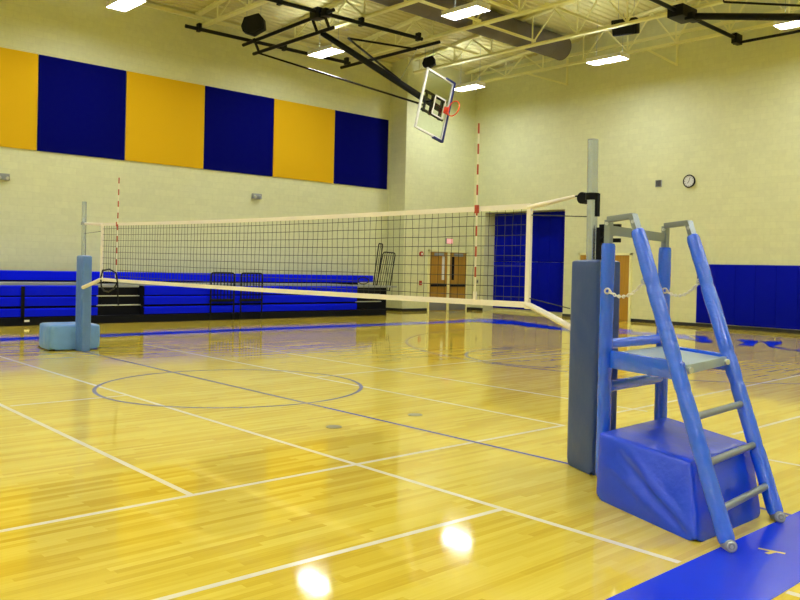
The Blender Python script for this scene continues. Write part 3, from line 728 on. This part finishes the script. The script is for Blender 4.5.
def band(name, zf, h, th=.012):
    w = MB(); n = 40; vs = []; fs = []
    for i in range(n + 1):
        x = xl + (xr - xl) * i / n; z = zf(x)
        for (y, dz) in ((-th, 0), (th, 0), (th, h), (-th, h)): vs.append((x, y + .002 * noise.noise(V((x * 5, dz, 0))), z + dz))
    for i in range(n):
        for k in range(4): fs.append((i * 4 + k, i * 4 + (k + 1) % 4, i * 4 + 4 + (k + 1) % 4, i * 4 + 4 + k))
    fs += [(0, 1, 2, 3), (n * 4 + 3, n * 4 + 2, n * 4 + 1, n * 4)]
    w.add(vs, fs); return w.build(name, M['tape'], N)
band('top_tape', lambda x: ztop(x) - .05, .05); band('bottom_tape', zbot, .055)
for x, hw in ((xr, .024), (xl, .03)): MB().box(x - hw, x + hw, -.016, .016, zbot(x) - .01, ztop(x) - .005).build('side_tape', M['tape'], N)
w = MB(); w.tube([(xr - .02, 0, 2.305), (5.40, 0, 2.348), (5.65, 0, 2.385)], [.024, .020, .016], 12); w.build('tension_sleeve', M['tape'], N, smooth=True)
w = MB(); w.tube([(xr - .02, 0, 1.405), (5.40, 0, 1.305), (5.70, .02, 1.185)], [.028, .030, .028], 12); w.build('tension_sleeve', M['tape'], N, smooth=True)
w = MB(); w.tube([(xl, 0, 2.365), (-5.65, 0, 2.395)], [.03, .022], 10); w.build('tension_sleeve', M['tape'], N, smooth=True)
w = MB(); w.tube([(xl, 0, 1.37), (-5.47, -.09, 1.20)], [.034, .034], 10); w.build('tension_sleeve', M['tape'], N, smooth=True)
w = MB(); w.tube([(5.64, 0, 2.382), (5.75, 0, 2.40)], .008, 6).tube([(xr, 0, 2.235), (5.80, 0, 2.20)], .005, 5).tube([(xr, 0, 1.46), (5.62, 0, 1.385)], .005, 5)
w.tube([(xl, 0, 2.24), (-5.70, 0, 2.21)], .005, 5); w.build('tension_cord', M['cord'], N)
w = MB()
w.tube([(-4.80, -.03, 1.36), (-4.74, -.04, 1.24), (-4.62, -.04, 1.17), (-4.42, -.04, 1.16), (-4.22, -.04, 1.21), (-4.08, -.04, 1.31)], .014, 8)
w.tube([(-4.80, -.03, 1.40), (-4.70, -.04, 1.53), (-4.40, -.04, 1.56), (-4.12, -.04, 1.50), (-4.04, -.04, 1.32), (-4.02, -.04, 1.10), (-3.99, -.04, .94)], .014, 8)
w.build('loose_strap', M['black'], N, smooth=True)
# antennas
for i, (x0, x1, lab) in enumerate(((4.473, 4.471, 'red and white striped antenna standing on the net near the big post'), (-4.154, -4.105, 'red and white striped antenna standing on the far end of the net'))):
    t = thing('net_antenna', (x0, -.02, 1.43), lab, 'antenna', 'net antennas')
    za, zb = 1.435, 3.16; nb = 17; yy = -.024
    rd = MB(); ra = .009 if i == 0 else .011
    rd.tube([(x0 + (x1 - x0) * k / nb, yy, za + (zb - za) * k / nb) for k in range(nb + 1)], ra, 8)
    rd.mi = [0 if (q // 8) % 2 == 0 and q // 8 >= 2 else 1 for q in range(nb * 8)] + [1, 0]
    rd.build('rod', [M['red'], M['cream_rod']], t, smooth=True)
    z = ztop(x0); w = MB(); w.box(x0 - .022, x0 + .022, yy - .012, yy + .008, z - .07, z + .012); w.build('clip', M['rim'] if False else M['red'], t)
    MB().box(x0 - .018, x0 + .018, yy - .010, yy + .010, za - .02, za + .06).build('sleeve', M['tape'], t)

# ---------------------------------------------------------------- referee stand
RN, RF, FN, FF = V((6.33, -.47, 0)), V((6.29, .45, 0)), V((7.685, -1.06, 0)), V((7.62, -.20, 0))
Rf = thing('referee_stand', (6.9, -.4, 0), 'referee stand with padded blue ladder legs and a grey platform', 'stand')
def up(p, z): return V((p.x, p.y, z))
PR = .055
def legpt(side, z):   # axis of a ladder leg
    r, f = (RN, FN) if side == 0 else (RF, FF); t = 1 - z / 2.14 * .772
    return up(lerp(r, f, t), z)
for s in (0, 1):
    r = RN if s == 0 else RF
    zt = 1.945
    wtube(up(r, .10), up(r, zt), PR, 3 + s, knots=((1.57 - .1) / (zt - .1), (1.05 - .1) / (zt - .1), .42)).build('rear_upright', M['vinyl'], Rf, smooth=True)
    w = MB(); w.bar(up(r, .0), up(r, 2.13), .05, .05); w.build('upright_core', M['steel'], Rf)
    a, b = legpt(s, .04), legpt(s, 2.03)
    wtube(b, a, PR, 8 + s, knots=((2.02 - 1.63) / 1.95, (2.02 - 1.12) / 1.95, (2.02 - .92) / 1.95, .78)).build('ladder_leg', M['vinyl'], Rf, smooth=True)
    w = MB(); w.bar(legpt(s, 1.95), legpt(s, 2.15), .05, .05); w.build('leg_core', M['steel'], Rf)
    w = MB(); w.bar(up(r, 2.135), legpt(s, 2.145), .045, .045)
    w.build('top_bar', M['steel'], Rf, bevel=.004)
    f = legpt(s, .015) + V((0, 0, .018)); ax = V((.72, -.69, .12)).normalized()
    w = MB(); w.tube([f - ax * .05, f + ax * .05], .038, 20); gl_ = w.build('glide', M['rubber'], Rf, smooth=True)
    w = MB(); w.torus(f + ax * .056, ax, .024, .007, 20, 6); w.tube([f + ax * .05, f + ax * .062], .012, 12); w.build('glide_cap', M['light_metal'], gl_, smooth=True)
    # bolts
    w = MB()
    for q in (up(r, 2.10), legpt(s, 2.10)): w.tube([q + V((0, -.035, 0)), q + V((0, -.025, 0))], .014, 10)
    w.build('bolt', M['light_metal'], Rf, smooth=True)
    # chain
    ca = up(r, 1.57) + V((.05, -.045, 0)); cb = legpt(s, 1.66) + V((-.05, -.02, 0)); nl = 15; w = MB(); pts = []
    for k in range(nl + 1):
        t = k / nl; p = lerp(ca, cb, t); p.z -= .075 * (4 * t * (1 - t)); pts.append(p)
    for k in range(nl):
        d = (pts[k + 1] - pts[k]); ax = d.cross(V((0, 0, 1))) if k % 2 == 0 else V((0, 0, 1)); ax = (ax - d * (ax.dot(d) / d.length_squared))
        w.torus((pts[k] + pts[k + 1]) / 2, ax, .011, .0045, 12, 6, sx=1.75, stretch=d)
    w.build('safety_chain', M['white'], Rf, smooth=True)
    w = MB(); w.torus(ca + V((-.01, -.01, 0)), V((.6, -.8, 0)), .020, .007, 16, 6); w.torus(cb, V((.6, -.8, 0)), .020, .007, 16, 6); w.build('chain_ring', M['light_metal'], Rf, smooth=True)
v_ = (RF - RN)
for z in (.80, .525, .26):
    a, b = legpt(0, z - .045), legpt(1, z - .04)
    w = MB(); w.tube([a, b], .025, 14); w.build('rung', M['steel'], Rf, smooth=True)
w = MB(); w.bar(lerp(up(RN, 2.05), up(RF, 2.03), .0), lerp(up(RN, 2.05), up(RF, 2.03), 1.), .02, .075); w.build('rear_crossbar', M['steel'], Rf)
wtube(lerp(up(RN, .81), up(RF, .81), .05), lerp(up(RN, .81), up(RF, .81), .95), .046, 21, n=18).build('padded_rail', M['vinyl'], Rf, smooth=True)
wtube(lerp(up(RN, 1.15), up(RF, 1.15), .05), lerp(up(RN, 1.15), up(RF, 1.15), .95), .042, 23, n=18).build('padded_rail', M['vinyl'], Rf, smooth=True)
def plat(t, n, z):
    a = lerp(RN, FN, t); b = lerp(RF, FF, t - .06); return up(lerp(a, b, n), z)
ts, te = .045, .655
w = MB(); w.hexa([plat(ts, .04, 1.045), plat(te, .04, 1.045), plat(te, .96, 1.045), plat(ts, .96, 1.045), plat(ts, .04, 1.085), plat(te, .04, 1.085), plat(te, .96, 1.085), plat(ts, .96, 1.085)])
w.build('platform', M['tread'], Rf)
w = MB(); w.hexa([plat(te - .02, .05, 1.03), plat(te + .012, .05, 1.03), plat(te + .012, .95, 1.03), plat(te - .02, .95, 1.03), plat(te - .02, .05, 1.095), plat(te + .012, .05, 1.095), plat(te + .012, .95, 1.095), plat(te - .02, .95, 1.095)])
w.build('platform_edge', M['tread'], Rf, bevel=.004)
for n0, n1 in ((.0, .055), (.945, 1.0)):
    w = MB(); w.hexa([plat(ts, n0, .965), plat(te, n0, .985), plat(te, n1, .985), plat(ts, n1, .965), plat(ts, n0, 1.105), plat(te, n0, 1.115), plat(te, n1, 1.115), plat(ts, n1, 1.105)])
    w.build('platform_skirt', M['vinyl'], Rf, bevel=.012)
w = MB()
for n_ in (.09, .91):
    q = plat(te + .01, n_, 1.06); w.tube([q + V((-.01, 0, 0)), q + V((.03, -.01, 0))], .022, 12)
w.build('bolt', M['light_metal'], Rf, smooth=True)
w = MB(); w.box(5.925, 5.965, -.06, .0, 1.78, 2.10); w.bar((5.94, -.03, 2.11), (6.13, .0, 2.11), .03, .035); w.bar((5.94, -.03, 1.99), (6.13, .0, 1.99), .03, .035); w.bar((5.95, -.03, 2.05), lerp(up(RN, 2.05), up(RF, 2.05), .48), .03, .045)
w.build('post_bracket', M['dark'], Rf)

# ---------------------------------------------------------------- world, camera
wd = bpy.data.worlds.new('World'); bpy.context.scene.world = wd; wd.use_nodes = True
wd.node_tree.nodes['Background'].inputs[0].default_value = (.05, .05, .05, 1); wd.node_tree.nodes['Background'].inputs[1].default_value = .3
cam = bpy.data.cameras.new('camera'); co = bpy.data.objects.new('camera', cam); C.objects.link(co)
f, yaw, pitch, roll = 819.227, 2.37242, -.0097536, .0241960
F_ = V((math.cos(yaw) * math.cos(pitch), math.sin(yaw) * math.cos(pitch), math.sin(pitch))); R_ = V((math.sin(yaw), -math.cos(yaw), 0)); U_ = R_.cross(F_)
R2 = R_ * math.cos(roll) + U_ * math.sin(roll); U2 = U_ * math.cos(roll) - R_ * math.sin(roll)
co.matrix_world = Matrix(((R2.x, U2.x, -F_.x, 10.05402), (R2.y, U2.y, -F_.y, -5.93566), (R2.z, U2.z, -F_.z, 1.71580), (0, 0, 0, 1)))
cam.sensor_width = 36; cam.lens = f * 36 / 800; cam.shift_x = -38.3677 / 800; cam.shift_y = -23.6964 / 800
cam.clip_start = .05; cam.clip_end = 200
sc = bpy.context.scene; sc.camera = co
sc.view_settings.view_transform = 'Standard'; sc.view_settings.look = 'None'; sc.view_settings.gamma = 1; sc.view_settings.use_curve_mapping = False
sc.view_settings.exposure = 0.0
sc.cycles.max_bounces = 8; sc.cycles.diffuse_bounces = 5; sc.cycles.use_denoising = True; sc.cycles.caustics_reflective = False; sc.cycles.caustics_refractive = False
sc.cycles.sample_clamp_indirect = 8
